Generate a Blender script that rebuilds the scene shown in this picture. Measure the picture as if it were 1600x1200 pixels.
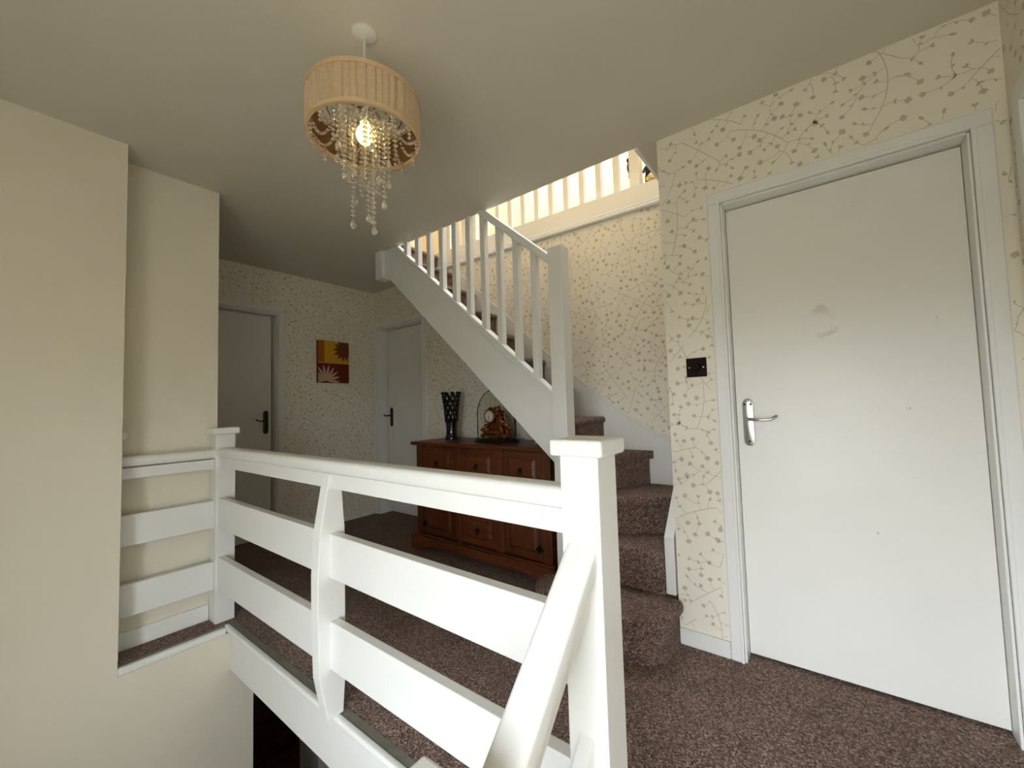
import bpy, bmesh, math, random
from mathutils import Vector, Matrix
random.seed(7)
for o in list(bpy.data.objects): bpy.data.objects.remove(o)
S = bpy.context.scene
COL = S.collection
PI = math.pi

# ------------------------------------------------------------------ camera
YAW, PITCH, ROLL, CAMH, FPX = 0.6534, 0.0521, 0.0288, 1.1241, 637.31
def setup_camera():
    cy, sy, cp, sp, cr, sr = math.cos(YAW), math.sin(YAW), math.cos(PITCH), math.sin(PITCH), math.cos(ROLL), math.sin(ROLL)
    fwd = Vector((-sy, cy, 0)); rt = Vector((cy, sy, 0)); up = Vector((0, 0, 1))
    F = fwd*cp + up*sp; u2 = -fwd*sp + up*cp
    R = rt*cr - u2*sr; U = rt*sr + u2*cr
    cd = bpy.data.cameras.new('camera'); co = bpy.data.objects.new('camera', cd); COL.objects.link(co)
    cd.sensor_fit = 'HORIZONTAL'; cd.sensor_width = 36; cd.lens = FPX/1600*36; cd.clip_start = .02
    m = Matrix((R, U, -F)).transposed().to_4x4(); m.translation = (0, 0, CAMH)
    co.matrix_world = m; S.camera = co
setup_camera()

# ------------------------------------------------------------------ sky, window portals, exposure
SKY_STRENGTH = 18.3
EXPOSURE = 0.06
def setup_world():
    w = bpy.data.worlds.new('sky'); S.world = w; w.use_nodes = True
    nt = w.node_tree; nt.nodes.clear()
    out = nt.nodes.new('ShaderNodeOutputWorld'); bg = nt.nodes.new('ShaderNodeBackground')
    tc = nt.nodes.new('ShaderNodeTexCoord'); sx = nt.nodes.new('ShaderNodeSeparateXYZ')
    rp = nt.nodes.new('ShaderNodeValToRGB')
    mp = nt.nodes.new('ShaderNodeMapRange'); mp.inputs[1].default_value = -1; mp.inputs[2].default_value = 1
    nt.links.new(tc.outputs['Generated'], sx.inputs[0]); nt.links.new(sx.outputs[2], mp.inputs[0]); nt.links.new(mp.outputs[0], rp.inputs[0])
    e = rp.color_ramp.elements
    e[0].position = .47; e[0].color = (.20, .20, .17, 1)          # ground
    e[1].position = .52; e[1].color = (.87, .95, 1.06, 1)          # overcast sky
    nt.links.new(rp.outputs[0], bg.inputs[0]); bg.inputs[1].default_value = SKY_STRENGTH
    nt.links.new(bg.outputs[0], out.inputs[0])
setup_world()
def portal(name, loc, rot, sx, sy):
    l = bpy.data.lights.new(name, 'AREA'); l.shape = 'RECTANGLE'; l.size = sx; l.size_y = sy; l.energy = 1
    l.cycles.is_portal = True
    o = bpy.data.objects.new(name, l); COL.objects.link(o); o.location = loc; o.rotation_euler = rot
    return o
WIN = (-.66, .48, .0, 1.55)                 # stair window behind the camera: x0, x1, z0, z1
portal('window_rear_offscreen', ((WIN[0]+WIN[1])/2, -1.28, (WIN[2]+WIN[3])/2), (PI/2, 0, 0), WIN[1]-WIN[0], WIN[3]-WIN[2])
SKYL = (-2.9, -0.4, 2.62, 3.58)               # loft skylight: x0, x1, y0, y1
portal('skylight_loft_offscreen', ((SKYL[0]+SKYL[1])/2, (SKYL[2]+SKYL[3])/2, 4.62), (0, 0, 0), SKYL[1]-SKYL[0], SKYL[3]-SKYL[2])
S.view_settings.view_transform = 'Standard'; S.view_settings.look = 'None'
S.view_settings.gamma = 1; S.view_settings.use_curve_mapping = False
S.view_settings.exposure = EXPOSURE

# ------------------------------------------------------------------ materials
def mat(name): 
    m = bpy.data.materials.new(name); m.use_nodes = True
    return m, m.node_tree, m.node_tree.nodes['Principled BSDF']
def lin(c): return tuple(((x/255)/12.92 if x/255 <= .04045 else ((x/255+.055)/1.055)**2.4) for x in c)+(1,)
def N(nt, t): return nt.nodes.new(t)
def noise(nt, scale, detail=3, vec=None, rough=.5):
    n = N(nt, 'ShaderNodeTexNoise'); n.inputs['Scale'].default_value = scale; n.inputs['Detail'].default_value = detail; n.inputs['Roughness'].default_value = rough
    if vec is None:
        g = N(nt, 'ShaderNodeNewGeometry'); vec = g.outputs['Position']
    nt.links.new(vec, n.inputs['Vector']); return n
def ramp(nt, src, stops):
    r = N(nt, 'ShaderNodeValToRGB'); e = r.color_ramp.elements
    while len(e) < len(stops): e.new(.5)
    for i, (p, c) in enumerate(stops): e[i].position = p; e[i].color = c
    nt.links.new(src, r.inputs[0]); return r
def bump(nt, b, src, strength, dist=.002):
    bp = N(nt, 'ShaderNodeBump'); bp.inputs['Strength'].default_value = strength; bp.inputs['Distance'].default_value = dist
    nt.links.new(src, bp.inputs['Height']); nt.links.new(bp.outputs[0], b.inputs['Normal'])
def paint(name, rgb, rough=.5, var=.04, scale=6, bstr=.15, bscale=120, spec=.5):
    m, nt, b = mat(name); c = lin(rgb)
    n = noise(nt, scale, 4)
    r = ramp(nt, n.outputs[0], [(.3, tuple(x*(1-var) for x in c[:3])+(1,)), (.7, tuple(min(1, x*(1+var)) for x in c[:3])+(1,))])
    nt.links.new(r.outputs[0], b.inputs['Base Color'])
    b.inputs['Roughness'].default_value = rough; b.inputs['Specular IOR Level'].default_value = spec
    n2 = noise(nt, bscale, 3); bump(nt, b, n2.outputs[0], bstr)
    return m
def solid(name, rgb, rough=.5, metal=0, spec=.5):
    m, nt, b = mat(name); b.inputs['Base Color'].default_value = lin(rgb); b.inputs['Roughness'].default_value = rough
    b.inputs['Metallic'].default_value = metal; b.inputs['Specular IOR Level'].default_value = spec
    return m
def wood(name, dark, light, axis=0, scale=14, rough=.4):
    m, nt, b = mat(name)
    g = N(nt, 'ShaderNodeNewGeometry'); mp = N(nt, 'ShaderNodeMapping')
    sc = [1, 1, 1]; sc[axis] = .08; mp.inputs['Scale'].default_value = sc
    nt.links.new(g.outputs['Position'], mp.inputs['Vector'])
    n = noise(nt, scale*3, 5, mp.outputs[0], .65)
    r = ramp(nt, n.outputs[0], [(.3, lin(dark)), (.7, lin(light))])
    nt.links.new(r.outputs[0], b.inputs['Base Color']); b.inputs['Roughness'].default_value = rough
    bump(nt, b, n.outputs[0], .2, .001)
    return m
M = {}
M['gloss'] = paint('white_gloss_paint', (239, 238, 232), .32, .02, 3, .12, 60)
M['door'] = None
M['wallp'] = paint('cream_wallpaper', (244, 236, 218), .62, .02, 2, .08, 260)
M['print'] = paint('wallpaper_motif', (202, 190, 166), .45, .05, 20, .0, 200)
M['plain'] = paint('cream_emulsion', (233, 225, 204), .7, .025, 2.5, .18, 140)
M['ceil'] = paint('ceiling_emulsion', (220, 213, 195), .8, .03, 2, .25, 90)
M['loft'] = paint('loft_yellow_emulsion', (247, 224, 176), .8, .03, 2, .1, 90)
M['chrome'] = solid('worn_chrome', (200, 200, 200), .22, 1)
M['nickel'] = solid('black_nickel', (52, 44, 42), .18, 1)
M['dkmetal'] = solid('dark_metal', (70, 66, 60), .35, 1)
M['iron'] = solid('black_iron', (14, 13, 14), .5, .4)
M['pine_h'] = wood('waxed_pine_horizontal', (74, 36, 16), (120, 64, 30), 0)
M['pine_v'] = wood('waxed_pine_vertical', (70, 34, 15), (114, 60, 28), 2)
M['plank'] = wood('wood_floor', (84, 40, 16), (142, 78, 36), 1, 9, .3)
M['strip'] = paint('grey_edge_strip', (120, 118, 106), .4, .15, 25, .2, 100)
M['plastic'] = solid('white_plastic', (225, 222, 214), .3)
M['navy'] = solid('navy_black_glaze', (12, 13, 24), .08, 0, .8)
M['basewood'] = solid('ebonised_wood', (14, 11, 10), .3)
M['enamel'] = solid('enamel_dial', (232, 226, 212), .25)
M['ink'] = solid('black_ink', (16, 14, 14), .5)
def m_door():
    m, nt, b = mat('white_door_paint')
    c = lin((238, 235, 226)); g = N(nt, 'ShaderNodeNewGeometry')
    n = noise(nt, 3.2, 5)
    base = ramp(nt, n.outputs[0], [(.3, tuple(x*.96 for x in c[:3])+(1,)), (.7, c)])
    # scuffs: sparse specks, and a worn ring where a notice was once stuck on the door
    sp = noise(nt, 34, 2); sr = ramp(nt, sp.outputs[0], [(.755, (0, 0, 0, 1)), (.80, (1, 1, 1, 1))])
    mx = N(nt, 'ShaderNodeMixRGB'); mx.inputs[2].default_value = lin((176, 168, 150))
    ml = N(nt, 'ShaderNodeMath'); ml.operation = 'MULTIPLY'; ml.inputs[1].default_value = .55
    nt.links.new(sr.outputs[0], ml.inputs[0]); nt.links.new(ml.outputs[0], mx.inputs[0]); nt.links.new(base.outputs[0], mx.inputs[1])
    va = N(nt, 'ShaderNodeVectorMath'); va.operation = 'DISTANCE'; va.inputs[1].default_value = (.0, 2.08, 1.425)
    nd = noise(nt, 14, 3); vm = N(nt, 'ShaderNodeVectorMath'); vm.operation = 'SCALE'; vm.inputs['Scale'].default_value = .09
    sb = N(nt, 'ShaderNodeVectorMath'); sb.operation = 'SUBTRACT'; sb.inputs[1].default_value = (.5, .5, .5)
    nt.links.new(nd.outputs[1], sb.inputs[0]); nt.links.new(sb.outputs[0], vm.inputs[0])
    ad = N(nt, 'ShaderNodeVectorMath'); ad.operation = 'ADD'; nt.links.new(g.outputs['Position'], ad.inputs[0]); nt.links.new(vm.outputs[0], ad.inputs[1])
    nt.links.new(ad.outputs[0], va.inputs[0])
    rr = ramp(nt, va.outputs['Value'], [(.030, (0, 0, 0, 1)), (.04, (1, 1, 1, 1)), (.058, (1, 1, 1, 1)), (.066, (0, 0, 0, 1))])
    m2 = N(nt, 'ShaderNodeMath'); m2.operation = 'MULTIPLY'; m2.inputs[1].default_value = .30
    mx2 = N(nt, 'ShaderNodeMixRGB'); mx2.inputs[2].default_value = lin((170, 160, 130))
    nz = noise(nt, 11, 3); nr = ramp(nt, nz.outputs[0], [(.42, (0, 0, 0, 1)), (.6, (1, 1, 1, 1))]); mm = N(nt, 'ShaderNodeMath'); mm.operation = 'MULTIPLY'; nt.links.new(rr.outputs[0], mm.inputs[0]); nt.links.new(nr.outputs[0], mm.inputs[1]); nt.links.new(mm.outputs[0], m2.inputs[0]); nt.links.new(m2.outputs[0], mx2.inputs[0]); nt.links.new(mx.outputs[0], mx2.inputs[1])
    nt.links.new(mx2.outputs[0], b.inputs['Base Color'])
    b.inputs['Roughness'].default_value = .38
    n2 = noise(nt, 160, 3); bump(nt, b, n2.outputs[0], .12)
    return m
M['door'] = m_door()
def m_carpet():
    m, nt, b = mat('brown_twist_carpet')
    v = N(nt, 'ShaderNodeTexVoronoi'); v.inputs['Scale'].default_value = 210
    g = N(nt, 'ShaderNodeNewGeometry'); nt.links.new(g.outputs['Position'], v.inputs['Vector'])
    sx = N(nt, 'ShaderNodeSeparateXYZ'); nt.links.new(v.outputs['Color'], sx.inputs[0])
    r = ramp(nt, sx.outputs[0], [(.0, lin((74, 54, 46))), (.45, lin((126, 99, 86))), (.8, lin((162, 134, 119))), (1, lin((202, 178, 162)))])
    n = noise(nt, 7, 3); r2 = ramp(nt, n.outputs[0], [(.3, (.82, .8, .8, 1)), (.7, (1, 1, 1, 1))])
    mx = N(nt, 'ShaderNodeMixRGB'); mx.blend_type = 'MULTIPLY'; mx.inputs[0].default_value = 1
    nt.links.new(r.outputs[0], mx.inputs[1]); nt.links.new(r2.outputs[0], mx.inputs[2]); nt.links.new(mx.outputs[0], b.inputs['Base Color'])
    b.inputs['Roughness'].default_value = .95; b.inputs['Specular IOR Level'].default_value = .1
    b.inputs['Sheen Weight'].default_value = .15
    bump(nt, b, v.outputs['Distance'], .9, .006)
    return m
M['carpet'] = m_carpet()
def m_fabric():
    m, nt, b = mat('champagne_pleated_silk'); c = lin((226, 196, 156))
    g = N(nt, 'ShaderNodeTexCoord'); 
    n = noise(nt, 90, 2, g.outputs['Object']); r = ramp(nt, n.outputs[0], [(.3, tuple(x*.85 for x in c[:3])+(1,)), (.7, c)])
    nt.links.new(r.outputs[0], b.inputs['Base Color']); b.inputs['Roughness'].default_value = .45; b.inputs['Sheen Weight'].default_value = .4
    tr = N(nt, 'ShaderNodeBsdfTranslucent'); tr.inputs[0].default_value = lin((200, 150, 95))
    ms = N(nt, 'ShaderNodeMixShader'); ms.inputs[0].default_value = .15
    o = nt.nodes['Material Output']; nt.links.new(b.outputs[0], ms.inputs[1]); nt.links.new(tr.outputs[0], ms.inputs[2]); nt.links.new(ms.outputs[0], o.inputs[0])
    return m
M['silk'] = m_fabric()
def m_crystal():
    m, nt, b = mat('acrylic_crystal'); b.inputs['Base Color'].default_value = (1, .94, .80, 1); b.inputs['Roughness'].default_value = .06
    b.inputs['Transmission Weight'].default_value = .86; b.inputs['IOR'].default_value = 1.5
    return m
M['crystal'] = m_crystal()
def m_glass():
    m, nt, b = mat('clear_glass'); 
    gl = N(nt, 'ShaderNodeBsdfGlossy'); gl.inputs['Roughness'].default_value = .03
    tp = N(nt, 'ShaderNodeBsdfTransparent'); tp.inputs[0].default_value = (.93, .93, .88, 1)
    fr = N(nt, 'ShaderNodeFresnel'); fr.inputs[0].default_value = 1.14
    ms = N(nt, 'ShaderNodeMixShader'); nt.links.new(fr.outputs[0], ms.inputs[0]); nt.links.new(tp.outputs[0], ms.inputs[1]); nt.links.new(gl.outputs[0], ms.inputs[2])
    nt.links.new(ms.outputs[0], nt.nodes['Material Output'].inputs[0]); return m
M['glass'] = m_glass()
def m_emit(name, rgb, s):
    m, nt, b = mat(name); b.inputs['Base Color'].default_value = lin(rgb); b.inputs['Emission Color'].default_value = lin(rgb); b.inputs['Emission Strength'].default_value = s; return m
M['bulb'] = m_emit('lit_bulb', (255, 222, 140), 4)
def m_gilt():
    m, nt, b = mat('reddish_gilt'); n = noise(nt, 70, 4)
    r = ramp(nt, n.outputs[0], [(.35, lin((60, 24, 12))), (.65, lin((170, 92, 44)))])
    nt.links.new(r.outputs[0], b.inputs['Base Color']); b.inputs['Metallic'].default_value = .65; b.inputs['Roughness'].default_value = .4
    bump(nt, b, n.outputs[0], .6, .004); return m
M['gilt'] = m_gilt()
M['band'] = solid('champagne_tape', (214, 182, 140), .6)
M['lining'] = solid('brown_shade_lining', (120, 84, 50), .7)

# ------------------------------------------------------------------ mesh helpers
class MB:
    def __init__(s): s.bm = bmesh.new()
    def _faces(s, vs, fs):
        v = [s.bm.verts.new(p) for p in vs]
        for f in fs:
            try: s.bm.faces.new([v[i] for i in f])
            except ValueError: pass
        return v
    def box(s, x0, x1, y0, y1, z0, z1, bev=0, seg=2):
        if x0 > x1: x0, x1 = x1, x0
        vs = [(x, y, z) for z in (z0, z1) for y in (y0, y1) for x in (x0, x1)]
        fs = [(0, 2, 3, 1), (4, 5, 7, 6), (0, 1, 5, 4), (2, 6, 7, 3), (0, 4, 6, 2), (1, 3, 7, 5)]
        return s._add(vs, fs, bev, seg)
    def _add(s, vs, fs, bev=0, seg=2):
        b = bmesh.new(); v = [b.verts.new(p) for p in vs]
        for f in fs: b.faces.new([v[i] for i in f])
        bmesh.ops.recalc_face_normals(b, faces=b.faces)
        if bev: bmesh.ops.bevel(b, geom=list(b.edges), offset=bev, segments=seg, affect='EDGES', profile=.5, clamp_overlap=True)
        me = bpy.data.meshes.new('t'); b.to_mesh(me); b.free(); s.bm.from_mesh(me); bpy.data.meshes.remove(me)
        return s
    def prism(s, poly, axis, a0, a1, bev=0, seg=2):
        # poly: points in the other two axes (x,y | x,z | y,z order)
        def P(p, a):
            return {'z': (p[0], p[1], a), 'y': (p[0], a, p[1]), 'x': (a, p[0], p[1])}[axis]
        n = len(poly); vs = [P(p, a0) for p in poly]+[P(p, a1) for p in poly]
        fs = [tuple(range(n)), tuple(range(n, 2*n))]+[(i, (i+1) % n, n+(i+1) % n, n+i) for i in range(n)]
        return s._add(vs, fs, bev, seg)
    def lathe(s, prof, c, seg=32, axis='z', close=False, squash=(1, 1)):
        rings = []
        for r, h in prof:
            ring = []
            for k in range(seg):
                a = 2*PI*k/seg; u, v = r*math.cos(a)*squash[0], r*math.sin(a)*squash[1]
                p = {'z': (u, v, h), 'y': (u, h, v), 'x': (h, u, v)}[axis]
                ring.append(s.bm.verts.new((c[0]+p[0], c[1]+p[1], c[2]+p[2])))
            rings.append(ring)
        m = len(rings)
        for i in range(m if close else m-1):
            A, B = rings[i], rings[(i+1) % m]
            for k in range(seg):
                f = (A[k], A[(k+1) % seg], B[(k+1) % seg], B[k])
                s.bm.faces.new(f if axis != 'y' else f[::-1])
        if not close:
            if prof[0][0] > 1e-4: s.bm.faces.new(rings[0][::-1])
            if prof[-1][0] > 1e-4: s.bm.faces.new(rings[-1])
        return s
    def tube(s, pts, r, seg=8, closed=False):
        pts = [Vector(p) for p in pts]; n = len(pts); rr = r if isinstance(r, (list, tuple)) else [r]*n
        rings = []
        up0 = Vector((.13, .21, .97))
        for i, p in enumerate(pts):
            if closed: t = pts[(i+1) % n]-pts[i-1]
            else: t = pts[min(i+1, n-1)]-pts[max(i-1, 0)]
            t.normalize(); a = t.cross(up0)
            if a.length < .2: a = t.cross(Vector((1, 0, 0)))
            a.normalize(); b = t.cross(a)
            rings.append([s.bm.verts.new(p+(a*math.cos(2*PI*k/seg)+b*math.sin(2*PI*k/seg))*rr[i]) for k in range(seg)])
        for i in range(n if closed else n-1):
            A, B = rings[i], rings[(i+1) % n]
            for k in range(seg): s.bm.faces.new((A[k], A[(k+1) % seg], B[(k+1) % seg], B[k]))
        if not closed: s.bm.faces.new(rings[0][::-1]); s.bm.faces.new(rings[-1])
        return s
    def ball(s, c, r, u=10, v=7, sc=(1, 1, 1)):
        m = Matrix.Translation(c) @ Matrix.Diagonal((*sc, 1))
        bmesh.ops.create_uvsphere(s.bm, u_segments=u, v_segments=v, radius=r, matrix=m); return s
    def bead(s, c, r, h):
        # faceted bead: two hexagonal pyramids
        v = [s.bm.verts.new((c[0]+r*math.cos(a), c[1]+r*math.sin(a), c[2])) for a in [i*PI/3 for i in range(6)]]
        t = s.bm.verts.new((c[0], c[1], c[2]+h)); b = s.bm.verts.new((c[0], c[1], c[2]-h))
        for i in range(6): s.bm.faces.new((v[i], v[(i+1) % 6], t)); s.bm.faces.new((v[(i+1) % 6], v[i], b))
        return s
def wloc(o):
    v = Vector((0, 0, 0))
    while o: v += o.location; o = o.parent
    return v
def tag(o, label=None, cat=None, group=None, kind=None):
    if label: o['label'] = label
    if cat: o['category'] = cat
    if group: o['group'] = group
    if kind: o['kind'] = kind
    return o
def build(name, mb, m, parent=None, smooth=False, label=None, cat=None, group=None, kind=None, recalc=True, org=None):
    bm = mb.bm
    if recalc: bmesh.ops.recalc_face_normals(bm, faces=bm.faces)
    off = wloc(parent) if parent else Vector((0, 0, 0))
    loc = Vector(org)-off if org is not None else Vector((0, 0, 0))
    for v in bm.verts: v.co -= off+loc
    me = bpy.data.meshes.new(name); bm.to_mesh(me); bm.free()
    me.materials.append(M[m] if isinstance(m, str) else m)
    o = bpy.data.objects.new(name, me); COL.objects.link(o); o.location = loc
    if parent: o.parent = parent
    if smooth:
        for p in me.polygons: p.use_smooth = True
        try:
            me.set_sharp_from_angle(angle=math.radians(40))
        except Exception: pass
    return tag(o, label, cat, group, kind)
def thing(name, loc, label, cat, group=None, kind=None):
    o = bpy.data.objects.new(name, None); COL.objects.link(o); o.location = loc; o.empty_display_size = .1
    return tag(o, label, cat, group, kind)
def copy_obj(o, parent, loc):
    c = o.copy(); COL.objects.link(c); c.parent = parent; c.location = loc; return c
def box(name, a, m, parent=None, bev=0, **k): return build(name, MB().box(*a, bev=bev), m, parent, **k)

# ------------------------------------------------------------------ key dimensions
H = 2.412                   # ceiling
YD = 2.015                  # face of the wall with the large door
XW = -.596                  # its left end
XR = .5225                  # right-hand wall
XL = -2.56                  # stairwell wall
XF = -3.93                  # far wall
YB = 2.645                  # wall behind the stair and the sideboard
YN = .79                    # front of the balustrade newels
NS = .092                   # newel section
YE = .40; YC = .825; XC = -2.75     # recess
UP = 2.565                  # loft floor
LOW = -2.6                  # downstairs floor
YREAR = -1.0

# ------------------------------------------------------------------ structure
def st(name, mb, m, label, cat, **k): return build(name, mb, m, kind='structure', label=label, cat=cat, **k)
f = MB(); f.prism([(-4.05, .82), (XC, .82), (XC, YE), (-2.605, YE), (-2.605, .873), (-.385, .873), (-.385, .84), (.53, .84), (.53, 2.2), (-.55, 2.2), (-.55, YB), (-3.0, YB), (-3.0, 2.9), (-4.05, 2.9)], 'z', -.03, 0)
st('floor', f, 'carpet', 'speckled brown carpet covering the landing', 'carpet')
f = MB(); f.box(-4.05, .53, .885, 2.75, -.21, -.032)
f.box(-.40, .53, .845, .885, -.21, -.032); f.box(-4.05, -2.905, .80, .885, -.21, -.032)
st('floor_joists', f, 'plain', 'cream boxed underside of the landing floor', 'floor')
# ceiling with the stair opening
c = MB(); HX0, HX1, HY0 = -2.90, -.685, 2.0
c.box(-4.05, .55, YREAR, HY0, H, H+.02); c.box(HX1, .55, HY0, YB+.1, H, H+.02); c.box(-4.05, HX0, HY0, YB+.1, H, H+.02)
st('ceiling', c, 'ceil', 'cream painted ceiling with a stair opening', 'ceiling')
# left wall: stairwell wall, full height, below the ledge it carries on past the corner
w = MB(); w.box(-2.9, XL, YREAR, YE, LOW, H); w.box(-2.9, XL, YE, .945, LOW, -.03)
st('wall_left', w, 'plain', 'plain cream stairwell wall beside the white railing', 'wall')
w = MB(); w.box(-4.05, XC, YE-.02, YC, -.2, H)
st('wall_recess', w, 'plain', 'plain cream wall set back behind the short railing', 'wall')
# far wall with door opening
DA0, DA1, DAH = .83, 1.635, 2.02
w = MB(); w.box(-4.05, XF, DA1, YB+.25, -.2, H); w.box(-4.05, XF, YC-.01, DA1, DAH, H)
w.box(-4.07, -4.05, .7, 1.8, -.21, 2.2)  # added panel behind the door opening, unseen, stops outside light leaking in
wf = st('wall_far', w, 'wallp', 'patterned cream wall with the flower canvas', 'wall')
# back wall behind sideboard and stair, with door opening
DB0, DB1, DBH = -3.865, -3.125, 2.015
w = MB(); w.box(-4.05, DB0, YB, YB+.11, -.2, H); w.box(DB0, DB1, YB, YB+.11, DBH, H); w.box(DB1, -.49, YB, YB+.11, -.2, H+.13)
w.box(DB0-.06, DB1+.06, YB+.156, YB+.17, -.03, 2.1)  # unseen backing added behind this door to block light round the leaf
wb = st('wall_back', w, 'wallp', 'patterned cream wall behind the staircase and sideboard', 'wall')
# wall with the large door
D10, D11, D1H = -.334, .439, 2.006
w = MB(); w.box(XW, D10, YD, YD+.11, -.2, H); w.box(D11, XR+.1, YD, YD+.11, -.2, H); w.box(D10, D11, YD, YD+.11, D1H, H)
w.box(XW, -.50, YD+.11, YB, -.2, H)
w.box(D10-.05, D11+.05, YD+.111, YD+.125, -.03, 2.1)  # added light blocker closing the back of the large door opening, unseen
wd = st('wall_door', w, 'wallp', 'patterned cream wall around the large white door', 'wall')
# right wall with another door, only its edge in view
D40, D41, D4H = 1.10, 1.88, 2.0
w = MB(); w.box(XR, XR+.1, YREAR, D40, LOW, H); w.box(XR, XR+.1, D41, YD, -.2, H); w.box(XR, XR+.1, D40, D41, D4H, H); w.box(XR, XR+.1, D40, YD, LOW, -.03)
w.box(XR+.1, XR+.115, D40-.05, D41+.05, -.03, 2.1)  # unseen panel added behind the side door to keep sky light out
wr = st('wall_right', w, 'wallp', 'patterned cream side wall next to the large door', 'wall')
# rear wall with the stair window
w = MB(); x0, x1, z0, z1 = WIN
w.box(-2.9, x0, YREAR-.28, YREAR, LOW, H); w.box(x1, XR+.1, YREAR-.28, YREAR, LOW, H); w.box(x0, x1, YREAR-.28, YREAR, LOW, z0); w.box(x0, x1, YREAR-.28, YREAR, z1, H)
st('wall_rear', w, 'plain', 'cream wall around the stair window', 'wall')
w1 = thing('window_1', ((x0+x1)/2, YREAR-.22, z0), 'white framed stair window on the half landing', 'window', kind='structure')
b = MB(); b.box(x0, x0+.05, YREAR-.25, YREAR-.19, z0, z1, .004); b.box(x1-.05, x1, YREAR-.25, YREAR-.19, z0, z1, .004); b.box(x0+.05, x1-.05, YREAR-.25, YREAR-.19, z0, z0+.05, .004); b.box(x0+.05, x1-.05, YREAR-.25, YREAR-.19, z1-.05, z1, .004); b.box((x0+x1)/2-.02, (x0+x1)/2+.02, YREAR-.245, YREAR-.20, z0+.05, z1-.05, .004)
build('window_frame', b, 'gloss', w1)
box('window_sill', (x0+.002, x1-.002, YREAR-.19, YREAR+.05, z0, z0+.025), 'gloss', w1, .006)
# half landing and the two steps up from it
f = MB(); f.box(-.48, .53, YREAR, .60, -.60, -.41)
st('floor_half_landing', f, 'carpet', 'brown carpeted half landing below the landing', 'carpet')
f = MB(); f.box(-.385, XR, .60, .845, -.41, -.20, .012); 
st('floor_step', f, 'carpet', 'brown carpeted step up to the landing', 'step')
# downstairs
lo = MB(); lo.box(-7.2, .6, -1.1, 3.6, LOW-.05, LOW-.012)
fl = st('floor_downstairs', lo, 'plank', 'brown wooden plank floor of the downstairs hall', 'floor')
plk = MB(); plk.box(-.0685, .0685, -.598, .598, -.012, 0, .0015, 1)
p0 = None; i = 0
for k in range(26):
    x = -6.9+k*.1385; off = (k % 3)*.4
    for j in range(3):
        y = .55+off+j*1.2-.4
        if y > 3.0: continue
        if p0 is None: p0 = build('plank', plk, 'plank', fl); p0.location = (x, y, LOW)
        else: copy_obj(p0, fl, (x, y, LOW))
w = MB(); w.box(-7.3, .6, 3.6, 3.7, LOW, -.21); w.box(-7.3, -7.2, -1.1, 3.6, LOW, -.21); w.box(-7.2, -2.9, -1.1, -1.0, LOW, -.21); w.box(-7.2, -4.05, -1.1, 3.6, -.21, -.15); w.box(-4.05, .6, 2.75, 3.6, -.21, -.15); w.box(-4.05, -2.9, -1.1, .9, -.21, -.15); w.box(.53, .63, YD, 3.6, LOW, -.03)
st('wall_downstairs', w, 'plain', 'plain walls closing the downstairs hall', 'wall')
w = MB(); w.box(-3.93, -3.60, 1.83, 3.6, LOW, -.21)
st('trim_1', w, 'gloss', 'white painted pier in the downstairs hall', 'pier')
box('trim_2', (-4.07, -3.935, 1.86, 1.96, LOW, -.21), 'plank', kind='structure', label='brown wooden post beside the white pier downstairs', cat='post')

# loft
lf = MB(); lf.box(-4.4, HX0, 1.0, YB+.02, H+.03, UP); lf.box(HX1, .6, 1.0, YB+.02, H+.03, UP); lf.box(-4.4, .6, YB+.115, 4.0, H+.03, UP); lf.box(-4.4, .6, 1.0, HY0-.02, H+.03, UP)
st('floor_loft', lf, 'carpet', 'carpeted loft landing above the stair', 'floor')
w = MB(); w.box(-4.4, .6, 3.72, 3.82, UP, 4.62); w.box(-4.4, .6, .9, 1.0, H+.03, 4.62); w.box(-4.5, -4.4, .9, 3.82, H+.03, 4.62); w.box(.6, .7, .9, 3.82, H+.03, 4.62)
st('wall_loft', w, 'loft', 'pale yellow loft walls above the stair', 'wall')
w = MB(); x0, x1, y0, y1 = SKYL
w.box(-4.5, x0, .9, 3.82, 4.62, 4.72); w.box(x1, .7, .9, 3.82, 4.62, 4.72); w.box(x0, x1, .9, y0, 4.62, 4.72); w.box(x0, x1, y1, 3.82, 4.62, 4.72)
st('ceiling_loft', w, 'ceil', 'cream loft ceiling with a skylight', 'ceiling')
# linings of the stair opening
t = MB(); t.box(HX1-.018, HX1, HY0, YB-.03, H-.012, UP+.01, .003)
st('trim_3', t, 'gloss', 'white lining board on the side of the stair opening', 'trim')
t = MB(); t.box(HX0, HX1-.02, HY0-.018, HY0, H+.022, UP+.01)
st('trim_4', t, 'gloss', 'white lining board on the front of the stair opening', 'trim')
# fascia of the loft landing over the stair wall, with a bead
def zs(x, za, zb): return za+(zb-za)*(-.6-x)/2.3
t = MB(); t.prism([(-.59, zs(-.59, 2.405, 2.435)), (-2.9, zs(-2.9, 2.405, 2.435)), (-2.9, UP+.025), (-.59, UP-.01)], 'y', YB-.022, YB)
fa = st('trim_5', t, 'gloss', 'white fascia board of the loft landing above the stair wall', 'fascia')
t = MB(); 
t.tube([(-.59, YB-.028, 2.402), (-2.9, YB-.028, 2.432)], .014, 10)
t.tube([(-.59, YB-.024, 2.425), (-2.9, YB-.024, 2.455)], .007, 8)
build('bead', t, 'gloss', fa, smooth=True)

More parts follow.
